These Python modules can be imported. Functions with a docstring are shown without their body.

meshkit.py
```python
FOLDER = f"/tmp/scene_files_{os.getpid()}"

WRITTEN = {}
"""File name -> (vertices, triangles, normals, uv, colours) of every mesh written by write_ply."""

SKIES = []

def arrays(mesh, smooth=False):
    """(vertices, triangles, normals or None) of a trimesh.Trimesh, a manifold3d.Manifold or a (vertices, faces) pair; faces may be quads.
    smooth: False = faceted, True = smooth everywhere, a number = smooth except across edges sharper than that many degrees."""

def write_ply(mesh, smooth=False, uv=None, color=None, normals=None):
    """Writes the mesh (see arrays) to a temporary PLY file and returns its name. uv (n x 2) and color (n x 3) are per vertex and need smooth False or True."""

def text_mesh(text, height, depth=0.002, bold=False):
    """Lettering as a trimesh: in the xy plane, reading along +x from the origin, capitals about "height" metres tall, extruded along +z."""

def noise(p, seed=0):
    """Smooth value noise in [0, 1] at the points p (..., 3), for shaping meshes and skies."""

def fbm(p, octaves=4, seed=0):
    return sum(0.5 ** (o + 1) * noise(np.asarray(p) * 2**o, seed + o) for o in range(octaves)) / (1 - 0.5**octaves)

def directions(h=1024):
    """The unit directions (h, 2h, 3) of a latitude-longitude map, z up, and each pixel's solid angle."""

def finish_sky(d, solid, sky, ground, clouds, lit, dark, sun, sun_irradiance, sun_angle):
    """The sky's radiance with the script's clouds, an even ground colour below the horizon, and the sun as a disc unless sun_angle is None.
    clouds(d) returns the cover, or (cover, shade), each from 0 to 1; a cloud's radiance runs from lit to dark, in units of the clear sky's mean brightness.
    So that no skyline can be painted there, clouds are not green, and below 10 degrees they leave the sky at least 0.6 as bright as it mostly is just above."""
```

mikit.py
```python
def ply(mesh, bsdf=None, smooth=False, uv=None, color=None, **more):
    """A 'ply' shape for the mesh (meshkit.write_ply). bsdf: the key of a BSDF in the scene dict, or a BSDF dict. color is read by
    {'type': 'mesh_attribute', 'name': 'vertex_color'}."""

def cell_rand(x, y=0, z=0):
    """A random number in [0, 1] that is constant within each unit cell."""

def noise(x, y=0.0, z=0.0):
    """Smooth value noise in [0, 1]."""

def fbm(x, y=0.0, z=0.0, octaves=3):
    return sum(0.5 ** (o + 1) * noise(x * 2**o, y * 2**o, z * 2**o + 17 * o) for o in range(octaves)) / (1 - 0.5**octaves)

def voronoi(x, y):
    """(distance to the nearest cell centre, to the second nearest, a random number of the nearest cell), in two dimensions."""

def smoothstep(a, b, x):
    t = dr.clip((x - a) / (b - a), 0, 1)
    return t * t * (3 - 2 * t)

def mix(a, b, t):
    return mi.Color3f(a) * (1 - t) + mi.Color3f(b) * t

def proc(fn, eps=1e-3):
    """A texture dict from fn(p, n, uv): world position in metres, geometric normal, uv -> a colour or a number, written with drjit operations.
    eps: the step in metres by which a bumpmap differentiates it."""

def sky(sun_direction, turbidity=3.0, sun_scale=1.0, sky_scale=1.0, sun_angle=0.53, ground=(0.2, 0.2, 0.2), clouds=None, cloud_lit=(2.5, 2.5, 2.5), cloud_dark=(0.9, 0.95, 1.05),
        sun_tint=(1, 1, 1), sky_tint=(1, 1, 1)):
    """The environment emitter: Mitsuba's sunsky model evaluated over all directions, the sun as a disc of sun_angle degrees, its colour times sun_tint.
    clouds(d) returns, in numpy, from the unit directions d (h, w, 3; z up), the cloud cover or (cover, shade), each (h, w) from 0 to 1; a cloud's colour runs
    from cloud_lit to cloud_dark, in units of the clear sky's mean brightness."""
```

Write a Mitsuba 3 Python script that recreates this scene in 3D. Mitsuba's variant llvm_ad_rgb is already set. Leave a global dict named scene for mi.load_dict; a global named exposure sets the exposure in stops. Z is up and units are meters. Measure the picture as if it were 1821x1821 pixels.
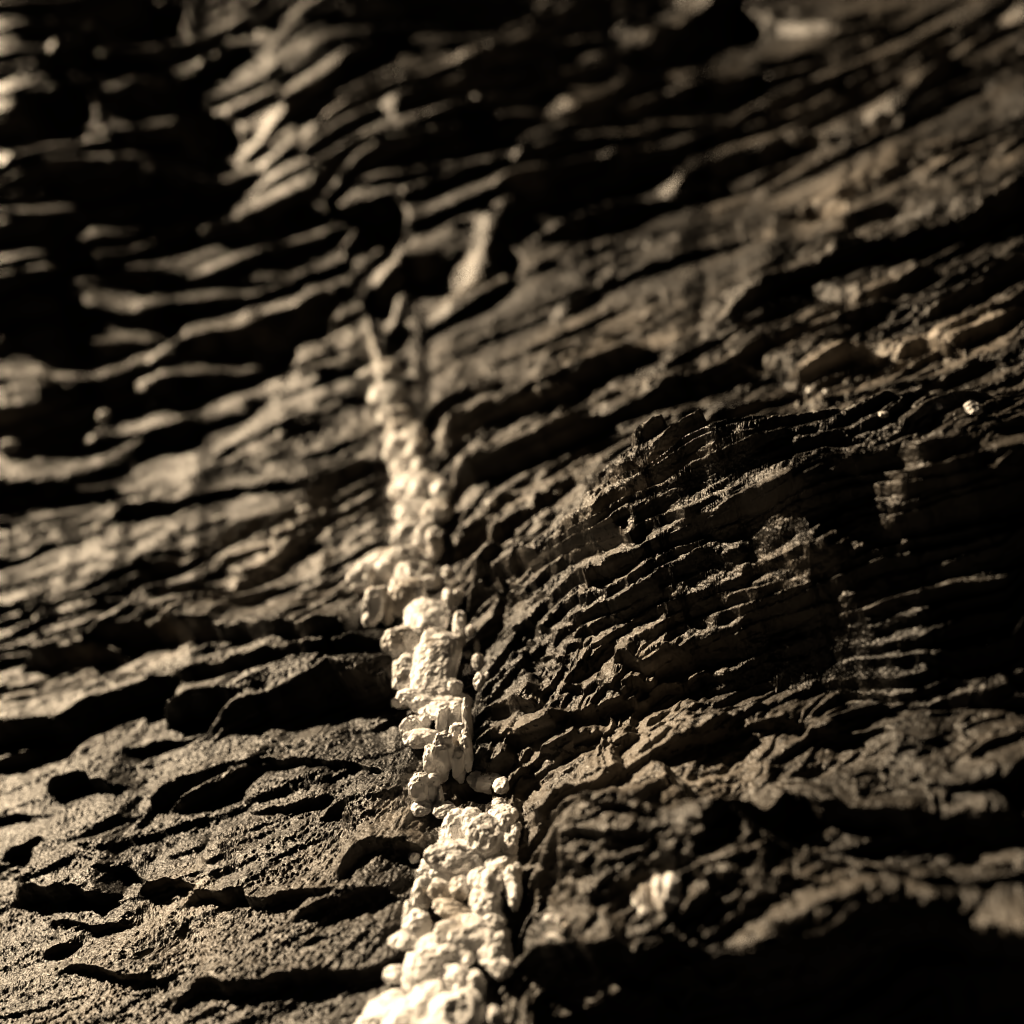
import math
import numpy as np, trimesh, mitsuba as mi, drjit as dr
import mikit
from mikit import proc, noise as tnoise, fbm as tfbm, smoothstep as tstep, mix as tmix

np.seterr(over='ignore')
scene, labels = {'type': 'scene'}, {}
T = mi.ScalarTransform4f

# ------------------------------------------------------------------ camera, sky, exposure
F_PX, HALF = 2000.0, 910.5            # focal length in pixels of the 1821 px photograph
CAM_H, PITCH, ROLL = 0.545, math.radians(17.9), math.radians(25.0)
FOCUS, APERTURE = 1.12, 0.0085
fwd = np.array([0, math.cos(PITCH), -math.sin(PITCH)])
lev_down = np.array([0, -math.sin(PITCH), -math.cos(PITCH)])
img_right = math.cos(ROLL) * np.array([1.0, 0, 0]) + math.sin(ROLL) * lev_down
img_down = -math.sin(ROLL) * np.array([1.0, 0, 0]) + math.cos(ROLL) * lev_down
eye = np.array([0, 0, CAM_H])
scene['camera'] = {
    'type': 'thinlens', 'fov': 2 * math.degrees(math.atan(HALF / F_PX)), 'fov_axis': 'x',
    'aperture_radius': APERTURE, 'focus_distance': FOCUS, 'near_clip': 0.01, 'far_clip': 400.0,
    'to_world': T().look_at(origin=eye.tolist(), target=(eye + fwd).tolist(), up=(-img_down).tolist())}
SUN = (-0.45, 0.84, 0.72)
scene['sky'] = mikit.sky(SUN, turbidity=3, sun_scale=1.0, sky_scale=0.005, sun_angle=0.8,
                         sun_tint=(1.0, 0.95, 0.88), sky_tint=(1.0, 0.74, 0.48), ground=(0.03, 0.03, 0.03))
exposure = 3.05

# ------------------------------------------------------------------ numpy noise
def _hash(ix, iy, seed):
    h = (ix.astype(np.uint32) * np.uint32(374761393) + iy.astype(np.uint32) * np.uint32(668265263) + np.uint32(seed * 144665 + 77))
    h = (h ^ (h >> np.uint32(13))) * np.uint32(1274126177)
    return h ^ (h >> np.uint32(16))

def vnoise(x, y, seed=0):
    """smooth gradient noise, about -1..1"""
    x, y = np.broadcast_arrays(np.asarray(x, np.float32), np.asarray(y, np.float32))
    fx, fy = np.floor(x), np.floor(y)
    ix, iy = fx.astype(np.int64), fy.astype(np.int64)
    tx, ty = x - fx, y - fy
    sx, sy = tx * tx * tx * (tx * (tx * 6 - 15) + 10), ty * ty * ty * (ty * (ty * 6 - 15) + 10)
    out = 0
    for a in (0, 1):
        for b in (0, 1):
            h = _hash(ix + a, iy + b, seed)
            gx = (h & np.uint32(1023)).astype(np.float32) / 511.5 - 1
            gy = ((h >> np.uint32(10)) & np.uint32(1023)).astype(np.float32) / 511.5 - 1
            out = out + (gx * (tx - a) + gy * (ty - b)) * (sx if a else 1 - sx) * (sy if b else 1 - sy)
    return 1.6 * out

def vfbm(x, y, octaves=3, seed=0, gain=0.5):
    s, amp, tot = 0, 1.0, 0
    for o in range(octaves):
        s = s + amp * vnoise(x * 2.03**o + 3.7 * o, y * 2.03**o - 5.1 * o, seed + o); tot += amp; amp *= gain
    return s / tot

def sstep(a, b, x):
    t = np.clip((x - a) / (b - a), 0, 1)
    return t * t * (3 - 2 * t)

# ------------------------------------------------------------------ the rock: large form
def base(x, y):
    x, y = np.asarray(x, float), np.asarray(y, float)
    y0 = 3.45 - 1.0 * sstep(-0.35, -1.5, x) + 1.6 * sstep(0.1, 2.2, x)
    u = y - y0
    z = 0.45 * 0.5 * (u + np.sqrt(u * u + 0.25)) * (1 - 0.25 * sstep(0, 2.5, x)) - 0.02
    z = z + 0.30 * np.maximum(y - 11.0, 0)
    return np.minimum(z, 14) + 0.02 * vnoise(x * 1.7 + 4, y * 1.3, 5) * np.clip(y / 1.3, 0.4, 3)

def ray(px, py):
    a, b = (px - HALF) / F_PX, (py - HALF) / F_PX
    return fwd + a * img_right + b * img_down

T_RAY = np.exp(np.linspace(math.log(0.35), math.log(14), 1500))
def ground_point(px, py, lift=0.0, height=None):
    """where the line of sight of a photograph pixel meets the surface, lifted"""
    P = eye + ray(px, py) * T_RAY[:, None]
    f = P[:, 2] - (height or base)(P[:, 0], P[:, 1]) - lift
    i = int(np.argmax(f < 0)) if (f < 0).any() else len(f) - 1
    if i == 0:
        return P[0]
    w = f[i - 1] / (f[i - 1] - f[i]) if f[i] < 0 else 1.0
    return P[i - 1] * (1 - w) + P[i] * w

LEAN = 0.42
BULGES = [  # crest line, foot line (photograph pixels), mean slope, roundness, dip behind the crest
 ([(812,945),(850,925),(885,893),(930,872),(985,857),(1010,838),(1050,812),(1090,794),(1140,770),(1185,757),(1240,756),(1300,759),(1350,760),(1420,756),(1465,746),(1540,729),(1580,719),(1650,710),(1720,716),(1821,709),(1960,690)],
  [(835,1300),(870,1335),(960,1300),(1080,1275),(1200,1252),(1330,1236),(1470,1238),(1640,1282),(1821,1275),(1960,1270)], 37, 1.8, 24),
 ([(905,1560),(930,1490),(965,1452),(1010,1428),(1100,1422),(1165,1440),(1265,1442),(1316,1450),(1385,1504),(1480,1542),(1600,1555),(1740,1560),(1821,1555),(1960,1550)],
  [(900,1690),(1000,1700),(1100,1706),(1230,1702),(1330,1706),(1480,1700),(1600,1660),(1750,1672),(1821,1680),(1960,1690)], 32, 2.6, 30),
]
BG = []
def make_bulges():
    for crest, foot, slope, p, tau in BULGES:
        G = np.array([ground_point(x, y)[:2] for x, y in foot]); G = G[np.argsort(G[:, 0])]
        C = []
        for x, y in crest:
            d = ray(x, y)
            t = np.linspace(0.4, 4, 4000)
            P = eye + d * t[:, None]
            f = P[:, 2] - (math.tan(math.radians(slope)) * np.maximum(P[:, 1] - np.interp(P[:, 0], G[:, 0], G[:, 1]), 0) + base(P[:, 0], P[:, 1]))
            q = P[np.argmax(f < 0)]
            C.append((q[0], q[1], q[2] - float(base(q[0], q[1]))))
        C = np.array(C); C = C[np.argsort(C[:, 0])]
        BG.append((C, G, p, math.tan(math.radians(tau))))

def bulges_at(x, y, only=None):
    out = np.zeros_like(np.asarray(x, float) + np.asarray(y, float))
    for k_, (C, G, p, tn) in enumerate(BG):
        if only is not None and k_ != only:
            continue
        hc = np.interp(x, C[:, 0], C[:, 2]); Yc = np.interp(x, C[:, 0], C[:, 1])
        Yb = np.minimum(np.interp(x, G[:, 0], G[:, 1]), Yc - 0.03)
        u = np.clip((Yc - y) / (Yc - Yb), 0, 1)
        front = hc * (1 - u ** p)
        back = np.maximum(hc - np.maximum(y - Yc, 0) * tn, 0)
        h = np.where(y < Yc, front, back)
        h = h * sstep(C[0, 0] - 0.05, C[0, 0] + (0.26 if k_ == 0 else 0.10), x) * (1 - sstep(C[-1, 0] + 0.1, C[-1, 0] + 0.5, x))
        out = np.maximum(out, h)
        if k_ == 1:
            drop = 0.10 * (1 - sstep(-0.07, 0.0, y - Yb)) * sstep(G[0, 0], G[0, 0] + 0.05, x)
            out = np.where(h > 0, out, out - drop)
    return out

def form(x, y):
    return base(x, y) + bulges_at(x, y)

LEDGES = [  # lip line in photograph pixels, height of its dark face in pixels, dip of the tread behind it in degrees
 # right side, in focus
 ([(800,934),(850,925),(872,912),(885,890),(930,870),(985,855),(1010,835),(1050,808),(1090,790),(1140,765),(1185,752),(1240,752),(1300,755),(1350,757),(1420,752),(1465,742),(1500,735),(1540,725),(1580,715),(1650,705),(1720,712),(1821,705),(1900,690)], 10, 17),
 ([(878,972),(905,930),(940,905),(958,885),(985,870),(1015,850),(1060,832)], 34, 14),
 ([(1036,872),(1060,838),(1100,835),(1125,828)], 16, 16),
 ([(838,1022),(880,1000),(915,985),(960,965),(1010,945),(1090,930),(1115,942)], 60, 9),
 ([(800,1042),(850,1030),(885,1022),(910,1005)], 12, 12), ([(900,1020),(925,1016),(948,1028)], 12, 10),
 ([(805,1057),(860,1049),(955,1042)], 20, 14), ([(850,1076),(920,1066),(975,1060)], 14, 14),
 ([(1050,1030),(1090,1005),(1130,985),(1165,965),(1200,945),(1240,930),(1300,913),(1360,895),(1420,875),(1480,866)], 42, 10),
 ([(1105,962),(1160,945),(1215,918)], 14, 10),
 ([(1385,865),(1434,852),(1454,835),(1477,835),(1500,840),(1529,849),(1575,843),(1612,832)], 30, 12),
 ([(1390,845),(1420,825),(1445,815),(1490,816),(1535,826),(1590,820)], 12, 12),
 ([(1395,828),(1430,806),(1470,797),(1520,803)], 10, 12), ([(1420,790),(1470,780),(1490,775),(1540,790)], 10, 12),
 ([(1600,882),(1640,868),(1680,857),(1715,848),(1760,840),(1821,823),(1900,800)], 110, 8),
 ([(1125,1046),(1180,1020),(1240,1005),(1300,990),(1380,975),(1480,962)], 20, 11),
 ([(1185,1062),(1210,1045),(1250,1030),(1300,1012),(1340,1000),(1400,985),(1470,974)], 16, 11),
 ([(1185,1066),(1250,1048),(1300,1034),(1357,1016),(1414,1009),(1457,1001),(1525,983)], 48, 9),
 ([(995,1104),(1014,1096),(1075,1079),(1102,1068),(1138,1055),(1190,1045)], 28, 14),
 ([(1100,1172),(1150,1168),(1215,1147),(1290,1118),(1350,1100),(1370,1085),(1410,1070),(1445,1042)], 46, 5),
 ([(1430,1078),(1484,1062)], 14, 8),
 ([(855,1128),(910,1122),(950,1110),(990,1102)], 10, 8), ([(850,1142),(900,1136),(935,1120),(1000,1125),(1085,1130)], 12, 8),
 ([(925,1152),(1000,1156),(1095,1145)], 12, 8), ([(900,1172),(965,1165),(985,1163),(1010,1178),(1055,1180)], 16, 8),
 ([(940,1190),(1015,1196),(1030,1200)], 14, 8), ([(945,1208),(990,1206)], 14, 8),
 ([(955,1246),(985,1232),(1010,1232),(1043,1243),(1065,1230),(1100,1226),(1165,1214)], 26, 16),
 ([(980,1280),(1040,1270),(1080,1258),(1135,1247)], 34, 12), ([(1160,1228),(1250,1212),(1306,1205)], 22, 15),
 ([(1640,1076),(1670,1066),(1700,1045),(1728,1034)], 14, 11), ([(1742,1060),(1790,1047)], 12, 13),
 ([(1640,1180),(1740,1160),(1821,1130)], 30, 17),
 ([(835,1240),(900,1238),(965,1250)], 60, 10), ([(850,1290),(920,1290),(985,1284)], 50, 12), ([(840,1345),(900,1330)], 40, 12),
 # right side, low
 ([(860,1395),(900,1375),(950,1345),(1050,1318),(1120,1298)], 16, 10),
 ([(1010,1340),(1070,1330),(1130,1322),(1180,1318)], 12, 8), ([(1180,1340),(1240,1320),(1290,1306)], 26, 9),
 ([(1330,1300),(1420,1285),(1463,1290),(1540,1276),(1610,1266),(1640,1285)], 20, 14),
 ([(1450,1305),(1530,1306),(1592,1314)], 18, 7), ([(1560,1330),(1640,1335),(1700,1325)], 22, 8),
 ([(1040,1390),(1060,1384),(1090,1382),(1125,1386)], 16, 8), ([(1115,1400),(1190,1388),(1230,1408),(1245,1422)], 40, 9),
 ([(940,1446),(1000,1425),(1050,1420),(1100,1426),(1165,1446)], 26, 7),
 ([(960,1500),(1010,1478),(1080,1478),(1150,1472),(1200,1462)], 24, 9),
 ([(1250,1446),(1290,1440),(1316,1448),(1345,1478),(1385,1502),(1410,1514),(1480,1540),(1560,1550),(1640,1560),(1740,1562),(1821,1555),(1900,1550)], 14, 17),
 ([(920,1690),(1000,1692),(1100,1702),(1230,1692),(1330,1700),(1480,1690),(1540,1652),(1600,1640),(1680,1640),(1750,1660),(1821,1672),(1900,1680)], 60, 8),
 ([(930,1545),(960,1520),(1000,1512),(1030,1522)], 30, 8), ([(1080,1560),(1100,1530),(1160,1510),(1230,1530)], 12, 8),
 ([(1290,1570),(1360,1560),(1420,1570),(1480,1590)], 14, 8), ([(1330,1610),(1380,1600),(1430,1630)], 14, 9),
 ([(1660,1405),(1740,1397),(1780,1385),(1821,1352),(1880,1330)], 46, 6), ([(1600,1356),(1700,1350),(1790,1335)], 16, 9),
 ([(1650,1438),(1700,1438),(1775,1441)], 14, 15), ([(1480,1418),(1532,1404)], 16, 11), ([(1510,1432),(1545,1421),(1570,1408)], 16, 10),
 ([(1370,1412),(1445,1408)], 18, 11), ([(1240,1450),(1400,1430),(1600,1450),(1821,1450)], 60, 17),
 ([(1740,1252),(1790,1260),(1830,1262)], 26, 8), ([(1060,1806),(1120,1792),(1210,1812)], 30, 8), ([(1190,1746),(1310,1752)], 20, 12),
 # left side, in focus
 ([(-60,1305),(0,1292),(60,1280),(110,1266),(160,1242),(200,1226),(250,1211),(290,1199),(340,1193),(400,1190),(440,1178),(480,1168),(520,1160),(580,1158),(640,1152),(700,1146)], 66, 13),
 ([(160,1118),(210,1110),(250,1102),(290,1100),(330,1110),(390,1116),(430,1119),(480,1126),(500,1130),(560,1131),(620,1124),(640,1090)], 78, 15),
 ([(60,1170),(110,1158),(150,1154),(220,1165)], 40, 8),
 ([(290,1260),(340,1246),(390,1240),(418,1234)], 66, 10), ([(390,1255),(440,1231),(490,1216),(550,1199),(600,1201),(660,1196),(705,1178)], 84, 12),
 ([(395,1315),(430,1286),(450,1270),(470,1262)], 22, 6), ([(220,1338),(270,1325),(300,1318),(340,1318),(400,1306),(435,1288)], 18, 11),
 ([(330,1340),(420,1326),(500,1331),(610,1324)], 14, 10),
 ([(250,1468),(265,1432),(290,1412),(330,1391),(380,1371),(420,1359),(490,1355)], 30, 7),
 ([(315,1428),(370,1411),(400,1401),(430,1381),(460,1366)], 30, 8), ([(460,1362),(560,1355),(640,1366),(705,1388)], 24, 8),
 ([(590,1434),(650,1426),(690,1419),(725,1409),(740,1388)], 36, 9), ([(440,1450),(500,1437),(550,1424),(590,1418)], 22, 6),
 ([(600,1552),(625,1520),(642,1502),(670,1494),(720,1500),(748,1512)], 54, 7), ([(405,1552),(460,1532),(520,1526),(550,1505)], 10, 6),
 ([(440,1556),(500,1540),(560,1524)], 8, 6),
 ([(345,1580),(420,1590),(480,1598),(540,1593),(610,1596)], 34, 6), ([(530,1640),(580,1618),(620,1603),(660,1592),(710,1584)], 34, 8),
 ([(535,1684),(580,1673),(625,1660)], 24, 6), ([(350,1748),(450,1742),(560,1736),(650,1716),(710,1690)], 38, 7),
 ([(-40,1362),(0,1352),(30,1346),(60,1336)], 24, 9), ([(90,1395),(150,1382),(200,1392)], 40, 8), ([(-30,1462),(0,1456),(50,1448),(95,1456)], 15, 5),
 ([(20,1524),(80,1496),(110,1506),(180,1522)], 20, 6), ([(75,1537),(130,1546)], 9, 5), ([(170,1558),(230,1546),(265,1572)], 22, 6),
 ([(255,1582),(300,1560),(345,1582)], 24, 6), ([(30,1578),(100,1580),(170,1592)], 46, 6), ([(90,1688),(145,1671)], 12, 5),
 ([(120,1718),(200,1730),(285,1742)], 16, 5), ([(100,1640),(170,1650),(230,1640)], 14, 6), ([(220,1505),(280,1490),(320,1510)], 12, 5),
 ([(130,1660),(160,1650),(200,1655)], 10, 5),
 # left side, beyond the focus
 ([(-60,872),(0,866),(60,861),(130,868),(200,878),(270,890)], 60, 10), ([(-60,846),(20,842),(120,850),(200,845),(300,842)], 18, 6),
 ([(475,1004),(520,976),(570,938)], 20, 5), ([(380,1100),(430,1052),(472,1012)], 24, 4), ([(345,1048),(400,1016),(435,1000)], 10, 4),
 ([(155,1078),(220,1050),(290,1012)], 20, 5), ([(530,1064),(580,1036)], 20, 5), ([(80,1090),(150,1112),(190,1120)], 22, 6), ([(-40,1092),(0,1086),(50,1080)], 18, 6),
 ([(240,905),(330,890),(420,870),(520,860),(620,850)], 46, 9), ([(400,820),(440,792),(500,772),(565,758)], 34, 8), ([(470,846),(560,816),(640,785)], 24, 13),
 ([(550,880),(610,842),(680,815)], 34, 13), ([(280,700),(340,686),(400,676),(470,664)], 44, 7), ([(480,690),(560,676),(650,662)], 30, 12),
 ([(-60,744),(0,738),(90,726)], 40, 8), ([(150,790),(240,778),(310,766)], 44, 12), ([(500,740),(580,722),(650,708)], 26, 13),
 ([(150,615),(215,610),(280,602)], 46, 7), ([(330,620),(400,612),(470,606)], 50, 10), ([(530,640),(600,632),(660,650)], 44, 12),
 ([(728,770),(780,720),(830,694),(880,690)], 44, 8), ([(800,760),(900,720),(1000,690)], 40, 15), ([(800,830),(920,790),(1040,740)], 50, 17),
 # right side, beyond the focus
 ([(970,700),(1050,655),(1100,625),(1145,612)], 36, 6), ([(880,650),(1000,602),(1080,562),(1190,528)], 22, 10), ([(990,645),(1090,604)], 18, 9),
 ([(1190,645),(1260,612),(1350,576),(1420,542)], 22, 11), ([(1530,525),(1600,500),(1650,482)], 40, 8),
 ([(1310,540),(1400,490),(1500,452),(1600,422),(1700,400),(1821,340),(1900,310)], 56, 10),
 ([(1280,660),(1360,612),(1430,592),(1500,576),(1570,552)], 26, 6), ([(1290,595),(1350,572),(1430,544)], 22, 9), ([(1590,566),(1670,538)], 22, 8),
 ([(1470,708),(1560,711),(1600,700),(1680,681),(1740,652),(1821,640),(1900,620)], 16, 4), ([(1430,660),(1500,637),(1552,628)], 46, 8),
 ([(1600,630),(1640,616),(1690,620),(1725,636)], 30, 10), ([(1270,735),(1350,716),(1420,704)], 16, 8), ([(1160,700),(1240,670),(1320,655)], 34, 14),
 ([(1080,740),(1180,700),(1240,690)], 24, 15), ([(1640,560),(1740,520),(1821,470)], 30, 12), ([(1700,610),(1821,560)], 24, 10),
 ([(1060,520),(1150,480),(1260,440)], 40, 12), ([(1000,560),(1100,500)], 36, 15), ([(1180,470),(1290,440),(1340,420)], 24, 10),
 # the slope behind
 ([(1020,205),(1080,172),(1130,138)], 46, 6), ([(1150,78),(1220,42),(1290,-8)], 66, 8), ([(1220,175),(1300,152),(1380,122)], 34, 8), ([(1060,135),(1120,92),(1160,48)], 30, 7),
 ([(940,296),(1020,258)], 30, 8), ([(1100,294),(1170,268)], 34, 8), ([(1480,205),(1560,178)], 30, 8), ([(1580,215),(1700,122),(1821,40),(1900,-10)], 46, 12),
 ([(1200,330),(1400,270),(1640,210)], 60, 15), ([(1300,230),(1500,140),(1700,50)], 60, 15), ([(980,420),(1100,370),(1260,330)], 60, 15),
 ([(430,300),(500,215),(600,130),(700,70)], 20, 10), ([(480,330),(600,290),(720,250),(850,200)], 30, 8), ([(700,215),(740,175),(820,175),(870,205)], 26, 6),
 ([(60,130),(160,60),(300,0)], 40, 17), ([(0,330),(150,300),(330,330)], 50, 17), ([(120,210),(260,160),(420,80)], 40, 17),
 ([(380,425),(430,405),(500,388),(620,370),(720,350)], 30, 9), ([(380,500),(480,470),(600,410)], 26, 9), ([(830,150),(940,80),(1040,0)], 40, 9),
 ([(620,340),(760,310),(900,290)], 30, 10), ([(150,430),(250,420),(330,400)], 40, 9), ([(250,560),(400,540),(520,520)], 40, 13),
]
HOLLOWS = [  # centre and half axes in photograph pixels, depth in half axes
 (684,412,52,52,1.7), (790,190,62,16,0.9), (880,395,18,36,0.9), (905,475,26,40,0.9), (830,415,22,22,0.9), (120,470,26,26,0.9), (155,482,30,26,0.9),
 (1445,385,44,38,1.0), (1560,385,52,26,0.9), (330,445,40,26,0.8), (715,605,26,20,1.0), (560,590,60,26,0.8), (600,330,70,22,0.6), (1120,330,90,26,0.7),
 (1300,60,60,40,0.8), (380,240,50,40,0.8), (250,40,80,40,0.8), (100,200,60,60,0.8), (840,960,40,30,0.8), (840,1410,34,26,1.0),
 (740,1220,18,20,0.6), (1000,1605,50,26,0.35), (215,1115,14,9,0.9), (120,1050,22,12,0.8), (330,1660,10,10,0.9), (265,1703,14,9,0.9),
]

RIDGES = [([(684,652),(692,610),(712,562),(735,515),(742,480)], 0.022, 0.03), ([(815,560),(850,525),(872,480),(882,440),(905,385),(935,345),(960,325)], 0.035, 0.05),
          ([(730,500),(745,440),(735,395)], 0.03, 0.05)]
def ridge_lines():
    return [(np.array([ground_point(*q, 0.0, form)[:2] for q in pts]), h, w) for pts, h, w in RIDGES]
def ridges_at(x, y):
    out = np.zeros_like(np.asarray(x, float) + np.asarray(y, float))
    for P, h, w in RL:
        m = (x > P[:, 0].min() - 4 * w) & (x < P[:, 0].max() + 4 * w) & (y > P[:, 1].min() - 4 * w) & (y < P[:, 1].max() + 4 * w)
        if not m.any(): continue
        xx, yy = x[m], y[m]
        d = np.full(xx.shape, 9.0)
        for (ax, ay), (bx, by) in zip(P[:-1], P[1:]):
            t = np.clip(((xx - ax) * (bx - ax) + (yy - ay) * (by - ay)) / ((bx - ax) ** 2 + (by - ay) ** 2), 0, 1)
            d = np.minimum(d, np.hypot(xx - ax - t * (bx - ax), (yy - ay - t * (by - ay)) * 0.7))
        out[m] = np.maximum(out[m], h * np.exp(-(d / w) ** 2))
    return out

class Ledge:
    pass

def zc_guess(pts):
    return float((ground_point(*pts[len(pts) // 2], 0.0, form) - eye) @ fwd)

def make_ledges():
    out = []
    for k, (pts, d, tau) in enumerate(LEDGES):
        P = []
        for px, py in pts:
            hh = 0.03
            for _ in range(3):
                p = ground_point(px, py, 0.75 * hh, form)
                zc = float((p - eye) @ fwd)
                hh = (1.2 if zc_guess(pts) < 2.6 else 0.55) * d * zc / F_PX / 0.93
            e_ = 0.012 * zc
            slope = float(bulges_at(p[0], p[1] + e_) - bulges_at(p[0], p[1] - e_)) / (2 * e_)
            P.append((p[0], p[1] + LEAN * hh * 0.8, hh, zc, max(slope, 0)))
        P = np.array(P)
        order = np.argsort(P[:, 0]); P = P[order]
        keep = np.concatenate([[True], np.diff(P[:, 0]) > 1e-4]); P = P[keep]
        L = Ledge()
        L.x, L.y, L.h, L.k = P[:, 0], P[:, 1], P[:, 2], k
        L.tan = math.tan(math.radians(tau)) + 0.9 * P[:, 4].mean()
        L.pad = 0.16 * (L.x[-1] - L.x[0]) + 0.01 * P[:, 3].mean()
        L.zc = P[:, 3].mean()
        out.append(L)
    return out

def make_hollows():
    out = []
    for (cx, cy, rx, ry, dep) in HOLLOWS:
        p = ground_point(cx, cy)
        zc = float((p - eye) @ fwd)
        q = ground_point(cx, cy + ry); r = ground_point(cx, cy - ry)
        ax = rx * zc / F_PX
        ay = min(0.5 * abs(r[1] - q[1]), 2.5 * ax)
        out.append((p[0], p[1], ax, ay, dep * min(ax, ay) * 2.0))
    return out

make_bulges()
RL = ridge_lines()
LS, HS = make_ledges(), make_hollows()

def ledges_at(x, y):
    acc = np.zeros_like(x)
    for L in LS:
        hm = L.h.max()
        D = hm / L.tan
        m = (x > L.x[0] - L.pad) & (x < L.x[-1] + L.pad) & (y > L.y.min() - hm - 0.05) & (y < L.y.max() + D + 0.05)
        if not m.any():
            continue
        xx, yy = x[m], y[m]
        Y = np.interp(xx, L.x, L.y)
        h = np.interp(xx, L.x, L.h) if len(L.h) < 2 else np.full_like(xx, L.h.mean())
        w = L.zc / 1.27
        Y = Y + 0.010 * w * vfbm(xx / (0.035 * w), 0 * xx + 7.3 * L.k, 2, 31 + L.k, 0.5) * np.clip(h / (0.02 * w), 0.25, 1.6) * np.exp(-np.maximum(yy - Y, 0) / (0.02 * w))
        h = h * (0.9 + 0.35 * vnoise(xx / (0.09 * w), yy / (0.05 * w) + 3.1 * L.k, 57 + L.k))
        h = h * sstep(L.x[0] - L.pad, L.x[0] + L.pad * 0.5, xx) * (1 - sstep(L.x[-1] - L.pad * 0.5, L.x[-1] + L.pad, xx))
        s = yy - Y
        fw = 0.35 * hm
        up = sstep(-fw, 0.0, s)
        t = np.clip(s / np.maximum(h / L.tan, 1e-5), 0, 1)
        prof = up * (1 - t) ** 1.15
        acc[m] += (h * prof) ** 2.6
    return acc ** (1 / 2.6)

def hollows_at(x, y):
    acc = np.zeros_like(x)
    for (cx, cy, ax, ay, dep) in HS:
        m = (abs(x - cx) < 1.5 * ax) & (abs(y - cy) < 1.5 * ay)
        if m.any():
            r = np.sqrt(((x[m] - cx) / ax) ** 2 + ((y[m] - cy) / ay) ** 2) + 0.22 * vnoise(x[m] / ax * 1.5, y[m] / ay * 1.5, 9)
            acc[m] -= dep * (1 - sstep(0.55, 1.05, r))
    return acc

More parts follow.
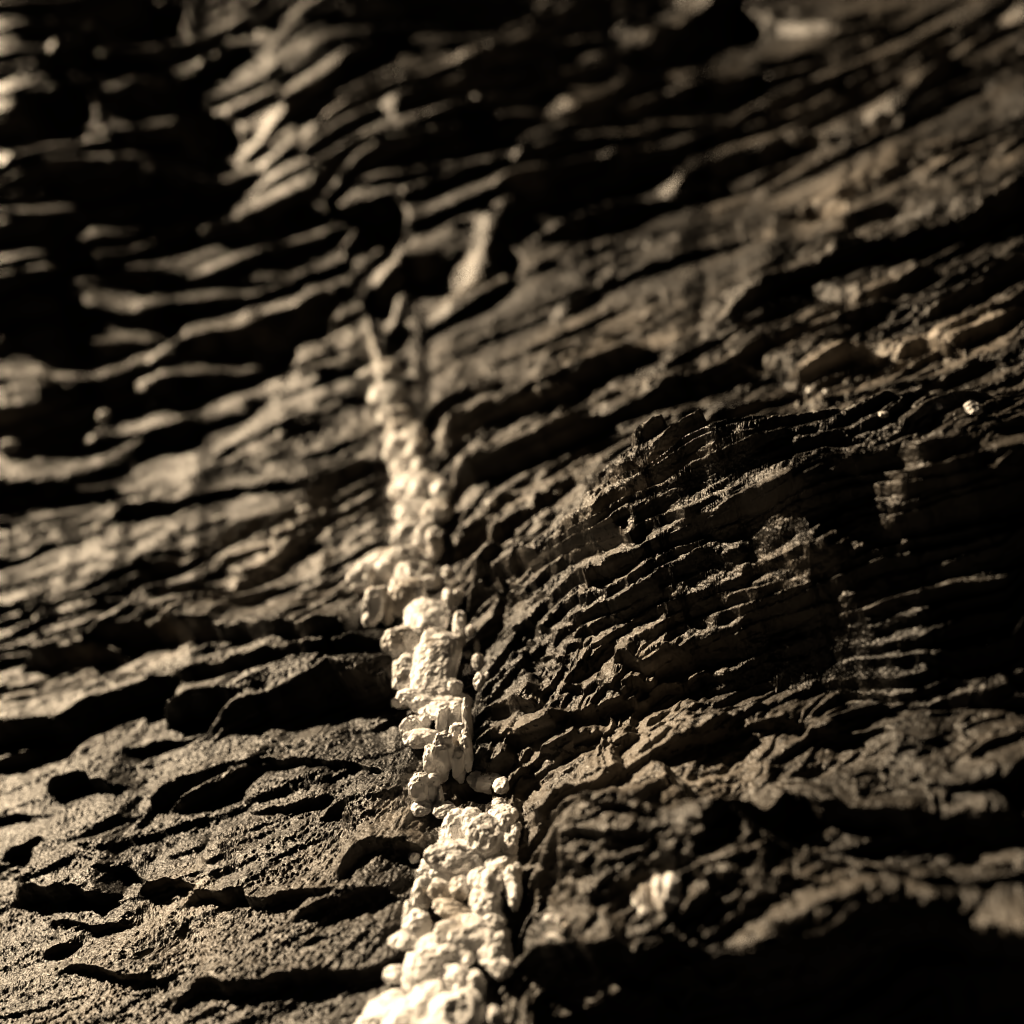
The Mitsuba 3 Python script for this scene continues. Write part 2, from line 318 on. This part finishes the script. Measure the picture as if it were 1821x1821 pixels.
def saw(x, y, lam, seed, tau, warp, aspect=6.0):
    ph = y / lam + warp * vfbm(x / (aspect * lam), y / (2.2 * lam), 3, seed) + 0.12 * x / lam * vnoise(x * 0.9 + 11, y * 0.9, seed + 40)
    fl = np.floor(ph); k = ph - fl
    r = (_hash(fl.astype(np.int64) + 5000, np.floor(x / (aspect * 2.2 * lam) + 0.37 * fl).astype(np.int64) + 9000, seed) & np.uint32(255)).astype(np.float32) / 255
    prof = sstep(0, 0.14, k) * (1 - np.clip((k - 0.14) / 0.86, 0, 1))
    return lam * math.tan(math.radians(tau)) * prof

def pitmask(x, y):
    return sstep(-0.02, -0.30, x) * (1 - sstep(1.35, 2.0, y)) 

VEIN_PX = [(760,1821),(775,1760),(820,1640),(825,1560),(830,1500),(815,1430),(795,1340),(778,1260),(770,1180),(745,1090),(730,1020),(738,960),(742,890),(712,810),(706,740),(690,690),(684,652)]
VEIN = np.array([ground_point(*q, 0.0, form)[:2] for q in VEIN_PX])
def vein_x(y):
    return np.interp(y, VEIN[:, 1], VEIN[:, 0])

def mid_height(x, y):
    """ledges, folds and hollows over the large form"""
    w = np.clip(y / 1.3, 0.6, 4.0)
    pm = pitmask(x, y)
    far = sstep(2.2, 4.0, y)
    m1 = sstep(-0.25, 0.45, vnoise(x * 1.5, y * 2.0, 71))
    m2 = sstep(-0.1, 0.5, vnoise(x * 4.3, y * 6.1, 72))
    bm = sstep(0.012, 0.05, bulges_at(x, y))
    smooth = 1 - 0.75 * bm
    wy = (1 - 0.8 * far) * smooth * 0.011 * vfbm(x / 0.11, y / 0.045, 3, 61, 0.45) + 0.045 * far * vfbm(x / 0.35, y / 0.22, 3, 62)
    wx = smooth * 0.010 * vfbm(x / 0.06, y / 0.05, 2, 63, 0.5)
    x0, yy0 = x, y
    x, y = x + wx, y + wy
    s = 0.9 * saw(x, y, 0.11, 81, 13, 1.7) * m1 * (1 - 0.75 * pm) * (1 - 0.7 * far) + 0.75 * saw(x, y, 0.034, 82, 13, 1.4) * m2 * (1 - 0.6 * pm) * (1 - far)
    s = s + far * (0.38 * saw(x, y, 0.46, 83, 12, 1.4, 5) * (0.2 + 0.8 * m1) + 0.03 * vfbm(x / 0.8, y / 0.4, 3, 84))
    led = ledges_at(x, y)
    s = s * (1 - 0.7 * sstep(0.012, 0.05, led / w)) * smooth
    led = led * (1 - 0.4 * bm)
    on_vein = (1 - sstep(3.5, 3.9, y))
    groove = -0.022 * np.exp(-((x - vein_x(y) - 0.065) / 0.035) ** 2) * on_vein
    near_vein = 1 - 0.6 * np.exp(-((x - vein_x(y)) / 0.05) ** 2) * on_vein
    lump = 0.010 * vfbm(x0 / 0.15, yy0 / 0.05, 2, 64) + 0.004 * vfbm(x0 / 0.05, yy0 / 0.020, 2, 65)
    hol = hollows_at(x, y)
    return (led + s) * near_vein * (1 - 0.8 * sstep(0.0, -0.02, hol)) + lump * (1 - 0.45 * pm) * (0.4 + 0.6 * smooth) * (1 - 0.8 * far) + hol + ridges_at(x0, yy0) + groove

def pits(x, y, cell, seed, rad, density):
    gx, gy = (0.82 * x + 0.57 * y) / cell, (0.82 * y - 0.57 * x) / cell
    ix, iy = np.floor(gx).astype(np.int64), np.floor(gy).astype(np.int64)
    out = np.zeros_like(x)
    for a in (-1, 0, 1):
        for b in (-1, 0, 1):
            h = _hash(ix + a + 4000, iy + b + 4000, seed)
            cx = ix + a + 0.15 + 0.7 * (h & np.uint32(255)).astype(np.float32) / 255
            cy = iy + b + 0.15 + 0.7 * ((h >> np.uint32(8)) & np.uint32(255)).astype(np.float32) / 255
            q = ((h >> np.uint32(16)) & np.uint32(255)).astype(np.float32) / 255
            r = rad * (0.35 + 0.65 * q) * (q < density)
            dd = np.sqrt((gx - cx) ** 2 * 0.8 + (gy - cy) ** 2)
            out = np.maximum(out, r * (1 - sstep(0.5 * r, r + 1e-4, dd)))
    return out * cell

def layers(x, y, z):
    """foliation: the rock breaks back in thin sheets, each a small riser and a flat"""
    pm, far = pitmask(x, y), sstep(2.2, 4.0, y)
    t = z + 0.30 * y + 0.030 * vfbm(x / 0.24, y / 0.5, 2, 101) + 0.007 * vnoise(x / 0.065, y / 0.2, 108) + 0.14 * x * vnoise(x * 0.8, y * 0.8, 102)
    t = t + 1.0 * np.maximum(vein_x(1.2) + 0.34 - x, 0) ** 2 * (x > vein_x(1.2) + 0.02)
    bm, mm = sstep(0.012, 0.05, bulges_at(x, y, 0)), sstep(0.0, 0.03, bulges_at(x, y, 1))
    out = 0
    for lam, amp, seed, w in ((0.15, 0.45, 109, far), (0.032, 0.85, 103, (0.45 + 0.1 * bm) * (1 - 0.65 * pm) * (1 - 0.8 * far)), (0.0135, 0.9, 105, (0.55 + 0.45 * bm) * (1 - 0.75 * pm) * (1 - 0.7 * far)), (0.0058, 0.8, 107, 0.8 * (1 - 0.8 * far) * (1 - 0.6 * pm))):
        ph = t / lam + 0.55 * vnoise(x / (lam * 12), t / lam * 0.6, seed) + 0.06 * vnoise(x / (lam * 2.6), t / lam, seed + 7)
        k = ph - np.floor(ph)
        on = sstep(-0.35, 0.25, vnoise(x / (lam * 9), ph * 0.55, seed + 1))
        out = out + amp * w * on * lam * (sstep(0, 0.26, k) - k)
    return out * (1 - 0.75 * mm)

def fine(x, y, z):
    """grain, foliation and pits: heights of millimetres"""
    w = np.clip(y / 1.3, 0.6, 3.0)
    pm = pitmask(x, y)
    yz = y + 1.6 * z
    t = (0.80 * z + 0.38 * y)
    fol = vfbm(x / 0.11 + 0.4 * vnoise(x / 0.05, y / 0.05, 3), t / 0.0075 + 1.3 * vnoise(x / 0.09, y / 0.2, 13), 3, 91, 0.6)
    g = 0.0036 * w * fol * (1 - 0.55 * pm)
    yz = y + 1.6 * z
    g = g + 0.0032 * vfbm(x / 0.013, yz / 0.011, 4, 92, 0.7) + 0.0036 * vfbm(x / 0.09, yz / 0.022, 3, 98, 0.5) * (1 - 0.5 * pm)
    mm = sstep(0.0, 0.03, bulges_at(x, y, 1))
    g = g + mm * (0.009 * vfbm(x / 0.03, yz / 0.022, 3, 110, 0.6) - 0.8 * pits(x, yz, 0.017, 111, 0.44, 0.8))
    patch = sstep(-0.35, 0.25, vnoise(x / 0.13, y / 0.16, 93))
    g = g - pm * (0.5 + 0.5 * patch) * (1.1 * pits(x, yz, 0.0105, 94, 0.42, 0.6) + 1.5 * pits(x, yz, 0.0052, 95, 0.44, 0.8))
    g = g - (1 - pm) * 0.4 * pits(x, yz, 0.03, 96, 0.35, 0.35) * (y < 2.6)
    return g

# ------------------------------------------------------------------ the rock: a mesh whose rows crowd where the surface is steep
N_COL, N_ROW = 1240, 1090
YMIN, YMAX = 0.40, 15.0
def left(y):  return np.interp(np.log(y), np.log([0.4, 0.75, 1.53, 2.5, 4.5, 15]), [-0.80, -0.74, -0.60, -0.52, -0.43, -0.32])
def right(y): return np.interp(np.log(y), np.log([0.4, 0.63, 1.0, 1.45, 5.6, 15]), [0.28, 0.36, 0.51, 0.56, 0.66, 0.70])

def at_col(c, y):
    l, r = left(y), right(y)
    return y * (l + (r - l) * c)

cc = np.linspace(0, 1, 300)
yf = np.exp(np.linspace(math.log(YMIN), math.log(YMAX), 3600))
Yd = np.repeat(yf[:, None], len(cc), 1)
Xd = at_col(cc[None, :], Yd)
Zd = form(Xd, Yd) + mid_height(Xd, Yd)
Zd = Zd + layers(Xd, Yd, Zd)
dy, dz = np.diff(Yd, axis=0), np.diff(Zd, axis=0)
ym = 0.5 * (Yd[1:] + Yd[:-1])
graz = np.clip((CAM_H - 0.0) / ym, 0.10, 1.0)
seg = np.sqrt((graz * dy) ** 2 + (0.75 * dz) ** 2 + 1e-12) / ym
seg *= np.where(ym < 0.55, 0.15, 1.0) * np.where(ym > 8.5, 0.25, 1.0)
from scipy.ndimage import uniform_filter1d
arc = np.vstack([np.zeros((1, len(cc))), np.cumsum(seg, 0)])
arc /= arc[-1:]
rows = np.linspace(0, 1, N_ROW)
Yr = np.stack([np.interp(rows, arc[:, j], yf) for j in range(len(cc))], 1)
Yr = uniform_filter1d(Yr, 3, axis=1, mode='nearest')
core = np.linspace(0, 1, N_COL - 100)
outer = np.linspace(0.07, 1.0, 60) ** 1.7 * 1.8
c = np.concatenate([-outer[::-1], core, 1 + outer])
j = np.clip(c, 0, 1) * (len(cc) - 1)
j0 = np.minimum(j.astype(int), len(cc) - 2)
Y = Yr[:, j0] * (1 - (j - j0)) + Yr[:, j0 + 1] * (j - j0)
X = at_col(c[None, :], Y)
MID = mid_height(X, Y)
B = form(X, Y)
LAY = layers(X, Y, B + MID)
FINE = fine(X, Y, B + MID + LAY) * (1 - 0.6 * sstep(2.2, 4.0, Y))
Z = B + MID + 0.85 * FINE + LAY
Yp = Y - LEAN * MID - 0.55 * FINE - 0.35 * LAY
V = np.stack([X, Yp, Z], -1)

def grid_mesh(v):
    n, m = v.shape[:2]
    i = np.arange(n * m).reshape(n, m)
    f = np.concatenate([np.stack([i[:-1, :-1], i[:-1, 1:], i[1:, 1:]], -1).reshape(-1, 3), np.stack([i[:-1, :-1], i[1:, 1:], i[1:, :-1]], -1).reshape(-1, 3)])
    return trimesh.Trimesh(v.reshape(-1, 3), f, process=False)

# ------------------------------------------------------------------ materials
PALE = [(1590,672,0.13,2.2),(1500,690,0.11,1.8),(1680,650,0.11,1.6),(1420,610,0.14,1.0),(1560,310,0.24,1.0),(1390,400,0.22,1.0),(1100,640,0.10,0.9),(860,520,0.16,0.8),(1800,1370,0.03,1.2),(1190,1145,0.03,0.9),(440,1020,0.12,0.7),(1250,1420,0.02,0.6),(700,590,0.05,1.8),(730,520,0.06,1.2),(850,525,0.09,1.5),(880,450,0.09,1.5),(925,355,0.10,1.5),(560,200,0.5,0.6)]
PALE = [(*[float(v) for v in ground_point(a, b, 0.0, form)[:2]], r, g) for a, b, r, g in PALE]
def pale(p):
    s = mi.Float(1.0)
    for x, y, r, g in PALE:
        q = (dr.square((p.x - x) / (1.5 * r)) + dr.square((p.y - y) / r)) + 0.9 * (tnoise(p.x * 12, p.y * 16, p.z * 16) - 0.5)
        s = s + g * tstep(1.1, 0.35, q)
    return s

def rock_color(p, n, uv):
    a = tfbm(p.x * 9, p.y * 9, p.z * 9, 3)
    b = tfbm(p.x * 60, p.y * 160, p.z * 160, 2)
    g = tnoise(p.x * 420, p.y * 420, p.z * 420)
    c = tfbm(p.x * 2.6 + 5, p.y * 2.2, p.z * 2.6, 3)
    k = (0.5 + 0.6 * tstep(0.3, 0.75, a) + 0.35 * (b - 0.5) + 0.35 * (g - 0.5)) * (0.45 + 1.1 * tstep(0.35, 0.65, c))
    t = p.z + 0.30 * p.y + 0.02 * tnoise(p.x * 4, p.y * 3, p.z * 3)
    band = 0.6 * tfbm(p.x * 4, t * 42, p.y * 1.5, 2) + 0.4 * tnoise(p.x * 9 + 3, t * 190, p.y * 3)
    k = k * (0.35 + 1.25 * tstep(0.30, 0.68, band))
    sp = tstep(0.60, 0.70, tfbm(p.x * 150, p.y * 150, p.z * 150, 2)) * tstep(0.42, 0.62, tnoise(p.x * 17 + 4, p.y * 17, p.z * 17))
    k = k * (1 - 0.75 * sp)
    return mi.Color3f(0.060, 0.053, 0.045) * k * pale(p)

def rock_bump(p, n, uv):
    return tfbm(p.x * 330, p.y * 330, p.z * 330, 3)

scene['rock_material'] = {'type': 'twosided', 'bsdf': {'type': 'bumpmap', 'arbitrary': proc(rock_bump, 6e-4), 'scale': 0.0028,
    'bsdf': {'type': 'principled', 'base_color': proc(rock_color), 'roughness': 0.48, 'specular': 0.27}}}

def quartz_color(p, n, uv):
    a = tfbm(p.x * 45, p.y * 45, p.z * 45, 3)
    s = tnoise(p.x * 300, p.y * 300, p.z * 300)
    k = 0.66 + 0.28 * tstep(0.25, 0.6, a)
    st = tstep(0.47, 0.60, tfbm(p.x * 38 + 9, p.y * 38, p.z * 24, 4)) * tstep(0.36, 0.6, tnoise(p.x * 14, p.y * 14, p.z * 14))
    k = k * (1 - 0.75 * tstep(0.87, 0.93, s))
    return tmix(mi.Color3f(0.86, 0.845, 0.83) * k, mi.Color3f(0.34, 0.29, 0.23) * k, 0.75 * st)

def quartz_bump(p, n, uv):
    return tfbm(p.x * 160, p.y * 160, p.z * 160, 3)

scene['quartz_material'] = {'type': 'twosided', 'bsdf': {'type': 'bumpmap', 'arbitrary': proc(quartz_bump, 6e-4), 'scale': 0.004,
    'bsdf': {'type': 'principled', 'base_color': proc(quartz_color), 'roughness': 0.5, 'specular': 0.5}}}

import meshkit
ROCK = grid_mesh(V)
RV, RF, RN = meshkit.arrays(ROCK, True)
def region_of_faces():
    one, two = (bulges_at(X.ravel(), Y.ravel(), k) for k in (0, 1))
    reg = np.where((two > 0.012) & (two >= one), 2, np.where(one > 0.012, 1, 0))
    slope_row = np.repeat(np.arange(N_ROW) > int(N_ROW * 0.70), X.shape[1])
    reg = np.where((reg == 0) & slope_row, 3, reg)
    return reg[RF[:, 0]]
REG = region_of_faces()
for k, key in enumerate(('rock_ground', 'rock_ridge', 'rock_mound', 'rock_slope')):
    f = RF[REG == k]
    use, inv = np.unique(f, return_inverse=True)
    path = meshkit.write_ply(trimesh.Trimesh(RV[use], inv.reshape(-1, 3), process=False), False, normals=RN[use])
    scene[key] = {'type': 'ply', 'filename': path, 'face_normals': False, 'bsdf': {'type': 'ref', 'id': 'rock_material'}}
labels['rock_ridge'] = {'label': 'dark ridge of thin wavy schist layers right of the vein', 'kind': 'structure'}
labels['rock_mound'] = {'label': 'rounded dark rock mound at lower right, in front of the ridge', 'kind': 'structure'}
labels['rock_ground'] = {'label': 'dark layered schist outcrop with stepped ledges and small pits', 'kind': 'structure'}
labels['rock_slope'] = {'label': 'dim out of focus rock slope rising behind the outcrop', 'kind': 'structure'}

# ------------------------------------------------------------------ quartz
from scipy.spatial import cKDTree
tree = cKDTree(V[:, :, :2].reshape(-1, 2))
VZ = Z.reshape(-1)
def surface_z(x, y):
    d, i = tree.query(np.stack(np.broadcast_arrays(x, y), -1), k=3)
    return np.max(VZ[i], axis=-1)

def on_surface(px, py):
    return ground_point(px, py, 0.0, surface_z)

SPH = trimesh.creation.icosphere(subdivisions=4)
SPH_LO = trimesh.creation.icosphere(subdivisions=3)
from meshkit import noise as knoise

def lump_mesh(w, h, d, rng, box=0.65, rough=1.0, lo=False):
    """a weathered lump: a rounded block with broken facets; w, h, d are full sizes"""
    s = SPH_LO if lo else SPH
    v = np.array(s.vertices)
    v = np.sign(v) * np.abs(v) ** box
    v /= np.max(np.abs(v))
    for _ in range(rng.integers(0, 3)):                       # broken faces
        n = rng.normal(size=3); n /= np.linalg.norm(n)
        off = rng.uniform(0.62, 0.92)
        e = v @ n - off
        v = v - n * (np.where(e > 0, e, 0) * 0.7)[:, None]
    so = rng.uniform(0, 100, 3)
    gm = (w * h * d) ** (1 / 3)
    nn = np.array(s.vertices) * np.clip(np.array([w, h, d]) / gm, 0.5, 2.0)
    disp = 0.40 * (knoise(nn * 1.5 + so, 1) - 0.5) + 0.20 * (knoise(nn * 3.3 + so, 2) - 0.5) + 0.10 * (knoise(nn * 7.3 + so, 3) - 0.5) + 0.05 * (knoise(nn * 15 + so, 4) - 0.5) + 0.03 * (knoise(nn * 29 + so, 5) - 0.5)
    v = v * (1 + rough * disp)[:, None]
    v = v / (v.max(0) - v.min(0)) * np.array([w, h, d])
    return v, s.faces

def place_lump(cx, cy, w, h, depth, seed, tilt=0.0, box=0.65, rough=1.0, sink=0.15, lo=False, lean_back=0.8):
    rng = np.random.default_rng(seed)
    foot = on_surface(cx, cy + h * 0.42)
    zc = float((foot - eye) @ fwd)
    s = zc / F_PX
    v, f = lump_mesh(w * s, h * s, depth * s, rng, box, rough, lo)
    c_, s_ = math.cos(math.radians(tilt)), math.sin(math.radians(tilt))
    v = np.stack([v[:, 0] * c_ - v[:, 1] * s_, v[:, 0] * s_ + v[:, 1] * c_, v[:, 2]], 1)
    v[:, 2] = v[:, 2] + lean_back * v[:, 1]
    zmid = zc + depth * s * (0.15 - sink)
    ctr = eye + ray(cx, cy) * zmid
    P = ctr + v[:, :1] * img_right - v[:, 1:2] * img_down + v[:, 2:3] * fwd
    return trimesh.Trimesh(P, f, process=False)

# the seam, from the slope behind down to the near edge: centre, width, height in photograph pixels, tilt in degrees, boxiness
SEAM = [
 (655,664,34,16,20,.8),(684,655,44,30,0,.7),(700,662,26,30,0,.8),
 (690,704,54,48,0,.6),(703,738,52,30,5,.6),(716,757,52,26,0,.7),(735,776,36,40,0,.6),(702,778,40,26,0,.7),(706,802,46,44,0,.75),(738,800,26,40,0,.7),(716,832,40,30,0,.7),(744,828,22,26,0,.8),
 (747,862,72,48,0,.7),(714,874,40,42,0,.7),(785,872,34,34,0,.7),
 (732,909,62,42,0,.5),(778,908,52,40,-6,.6),
 (733,956,72,60,0,.45),(770,968,30,56,0,.55),(722,990,56,44,0,.6),(757,992,34,34,0,.7),
 (676,996,76,34,18,.6),(643,1028,46,48,0,.55),(690,1016,52,52,0,.6),(736,1024,62,48,0,.6),(764,1034,42,24,0,.7),(795,1018,20,20,0,.9),
 (666,1076,38,64,-6,.5),(690,1086,24,50,0,.7),(722,1062,64,62,0,.5),(698,1044,18,18,0,.9),(757,1098,76,60,0,.75),(798,1070,20,44,10,.7),(813,1062,22,26,0,.8),(817,1110,22,42,0,.7),(812,1138,32,26,0,.8),(835,1121,13,18,0,.9),
 (708,1142,56,50,0,.7),(740,1132,36,12,0,.8),(775,1178,78,104,-8,.55),(722,1197,44,58,0,.6),(805,1222,34,28,0,.7),(768,1226,40,20,0,.8),
 (848,1150,10,22,0,.9),(850,1177,22,28,0,.8),(852,1211,20,26,0,.8),(832,1164,13,14,0,.9),(838,1190,12,18,0,.9),(866,1200,8,12,0,.9),
 (772,1245,128,34,-4,.6),(715,1250,40,18,0,.7),(790,1262,80,26,0,.7),
 (757,1280,24,42,-20,.6),(787,1276,24,48,-4,.5),(811,1272,28,46,0,.6),(831,1284,16,70,8,.6),(812,1318,28,60,0,.5),(829,1336,24,66,6,.6),(815,1352,24,54,0,.6),(788,1340,40,72,0,.6),(768,1352,30,54,0,.7),(733,1296,44,42,0,.7),(748,1313,60,26,0,.7),(780,1378,34,26,0,.7),(820,1380,16,22,0,.8),
 (745,1398,34,48,0,.6),(768,1402,28,50,0,.6),(783,1420,12,40,0,.8),(868,1390,70,28,-6,.6),(892,1398,28,24,0,.8),
 (750,1438,38,22,0,.7),(793,1440,44,22,0,.7),(812,1470,46,50,0,.6),(838,1462,36,40,0,.6),(862,1487,66,52,-18,.55),(800,1492,40,30,0,.7),
 (888,1430,26,18,0,.8),(893,1446,40,22,0,.7),(912,1448,20,18,0,.8),(897,1462,34,30,0,.8),(878,1448,18,14,0,.9),
 (915,1482,18,24,0,.8),(907,1502,28,30,0,.7),(922,1470,12,12,0,.9),
 (816,1522,130,46,-4,.6),(738,1522,24,18,0,.8),(885,1528,74,24,8,.6),(786,1548,90,34,0,.6),(850,1545,60,26,0,.7),
 (818,1578,44,36,0,.8),(850,1566,42,32,0,.7),(878,1566,52,44,0,.6),(750,1590,42,52,0,.7),(781,1584,44,36,-14,.7),(912,1578,34,62,8,.7),(920,1550,20,26,0,.8),
 (864,1606,66,42,0,.6),(808,1617,86,26,-10,.6),(742,1644,58,42,0,.7),(725,1620,18,34,0,.8),(880,1634,44,26,0,.7),
 (842,1662,140,50,-4,.6),(800,1694,120,62,0,.6),(880,1694,66,58,0,.6),(722,1673,64,24,0,.7),(890,1722,46,30,0,.7),
 (756,1734,92,76,0,.65),(702,1732,44,24,0,.8),(810,1740,60,40,0,.7),(770,1782,120,56,10,.6),(690,1798,92,44,14,.65),(728,1818,110,60,0,.7),(842,1754,46,44,0,.8),(812,1806,110,64,8,.65),(880,1814,40,40,0,.8),(660,1830,70,40,0,.7),(780,1850,140,60,0,.7),
]
def core_mesh():
    """the seam's body: a low lumpy rib that the broken lumps stand on"""
    ys = np.exp(np.linspace(math.log(1.15), math.log(3.62), 190)); ss = np.linspace(-1, 1, 25)
    pts = np.zeros((len(ys), len(ss), 3))
    hws = np.array([0.027 * (1 + 0.25 * float(vnoise(yv / 0.11, 3.3, 7))) * float(np.interp(yv, [0.6, 1.3, 2.6, 3.3, 3.62], [0.8, 1.0, 1.0, 0.55, 0.12])) for yv in ys])
    SZ = surface_z((vein_x(ys) - 0.004)[:, None] + hws[:, None] * ss[None, :], ys[:, None] + 0 * ss[None, :])
    for a, yv in enumerate(ys):
        xc = float(vein_x(yv)) - 0.004
        hw = hws[a]
        for b, sv in enumerate(ss):
            x = xc + hw * sv
            z = SZ[a, b]
            top = float(np.interp(yv, [0.9, 1.3, 1.7], [0.004, 0.008, 0.030])) * (1 - abs(sv) ** 3) + 0.016 * float(vnoise(x / 0.03, yv / 0.05, 8)) + 0.008 * float(vnoise(x / 0.011, yv / 0.02, 9))
            pts[a, b] = (x, yv - 0.3 * top, z + top - 0.006 - 0.02 * (abs(sv) == 1))
    return grid_mesh(pts)

scene['quartz_vein__core'] = mikit.ply(core_mesh(), 'quartz_material', smooth=True)

def numbered(name):
    k, n = name, 0
    while k in scene:
        n += 1; k = f'{name}_{n:03d}'
    return k

for i, (cx, cy, w, h, tilt, box) in enumerate(SEAM):
    depth = 0.9 * max(min(w, 90), min(h, 70)) + 8
    m = place_lump(cx, cy, w * (1.2 if cy < 900 else 1.10 if cy < 1510 else 0.98), h * (1.2 if cy < 900 else 1.12 if cy < 1510 else 1.02), depth, 1000 + i, tilt, min(box + (0.2 if cy < 1510 else 0.3), 1.0), 1.1, lo=max(w, h) < 24, lean_back=0.15 if 1265 < cy < 1430 and h > 35 else 1.5 if (w > 70 and 1080 < cy < 1200) else 1.1 if cy < 960 else 0.75)
    scene[numbered('quartz_vein__lump')] = mikit.ply(m, 'quartz_material', smooth=True)
labels['quartz_vein'] = {'label': 'broken white quartz vein running up the middle of the dark rock', 'category': 'quartz vein'}

def nodule(name, label, cat, lumps, seed, group=None):
    key = numbered_thing(name)
    for q, (cx, cy, w, h) in enumerate(lumps):
        m = place_lump(cx, cy, w, h, 0.8 * max(w, h), seed + q, 0, .8, 1.0, sink=0.3, lo=max(w, h) < 24)
        k = f'{key}__crystal' + (f'_{q:03d}' if q else '')
        if len(lumps) == 1: k = key
        scene[k] = mikit.ply(m, 'quartz_material', smooth=True)
    labels[key] = {'label': label, 'category': cat}
    if group: labels[key]['group'] = group

def numbered_thing(name):
    k, n = name, 0
    while k in labels:
        n += 1; k = f'{name}_{n:03d}'
    return k

nodule('quartz_nodule', 'white quartz crystal cluster set in the dark mound right of the vein', 'quartz', [(1150,1594,30,34),(1172,1586,26,44),(1195,1582,34,46),(1180,1606,36,26),(1146,1622,22,16),(1132,1600,16,22)], 3000)
nodule('quartz_nodule', 'small bent white quartz sliver low beside the vein, right of it', 'quartz', [(980,1634,26,12),(998,1636,20,16),(1008,1648,16,12),(990,1668,40,14)], 3020)
PEB = [(1730,726,28,26,'round pale quartz pebble at the right end of the sharp ridge crest'),
       (1470,697,12,12,'tiny bright pebble under the pale rock shelf at upper right, right one of two'),
       (1443,695,16,14,'tiny bright pebble under the pale rock shelf at upper right, left one of two'),
       (1571,737,18,12,'small white pebble just below the right ridge crest'),
       (1668,723,14,14,'small white grain beside the round pebble on the ridge crest'),
       (991,874,14,9,'tiny pale grain on the dark face under the left part of the ridge'),
       (872,893,18,14,'small pale knob at the left foot of the sharp ridge crest'),
       (541,908,22,16,'blurred bright pebble nearest the vein on its left side'),
       (388,926,22,18,'blurred bright pebble left of the one nearest the vein'),
       (172,942,18,16,'blurred small pebble in the black hollow at far left, left one of two'),
       (218,942,16,12,'blurred small pebble in the black hollow at far left, right one of two'),
       (184,739,18,20,'blurred pale upright pebble at left, beyond the black hollow'),
       (14,792,30,22,'blurred pale pebble at the left edge of the picture')]
for q, (cx, cy, w, h, lab) in enumerate(PEB):
    nodule('quartz_pebble', lab, 'pebble', [(cx, cy, w, h)], 3100 + 10 * q)
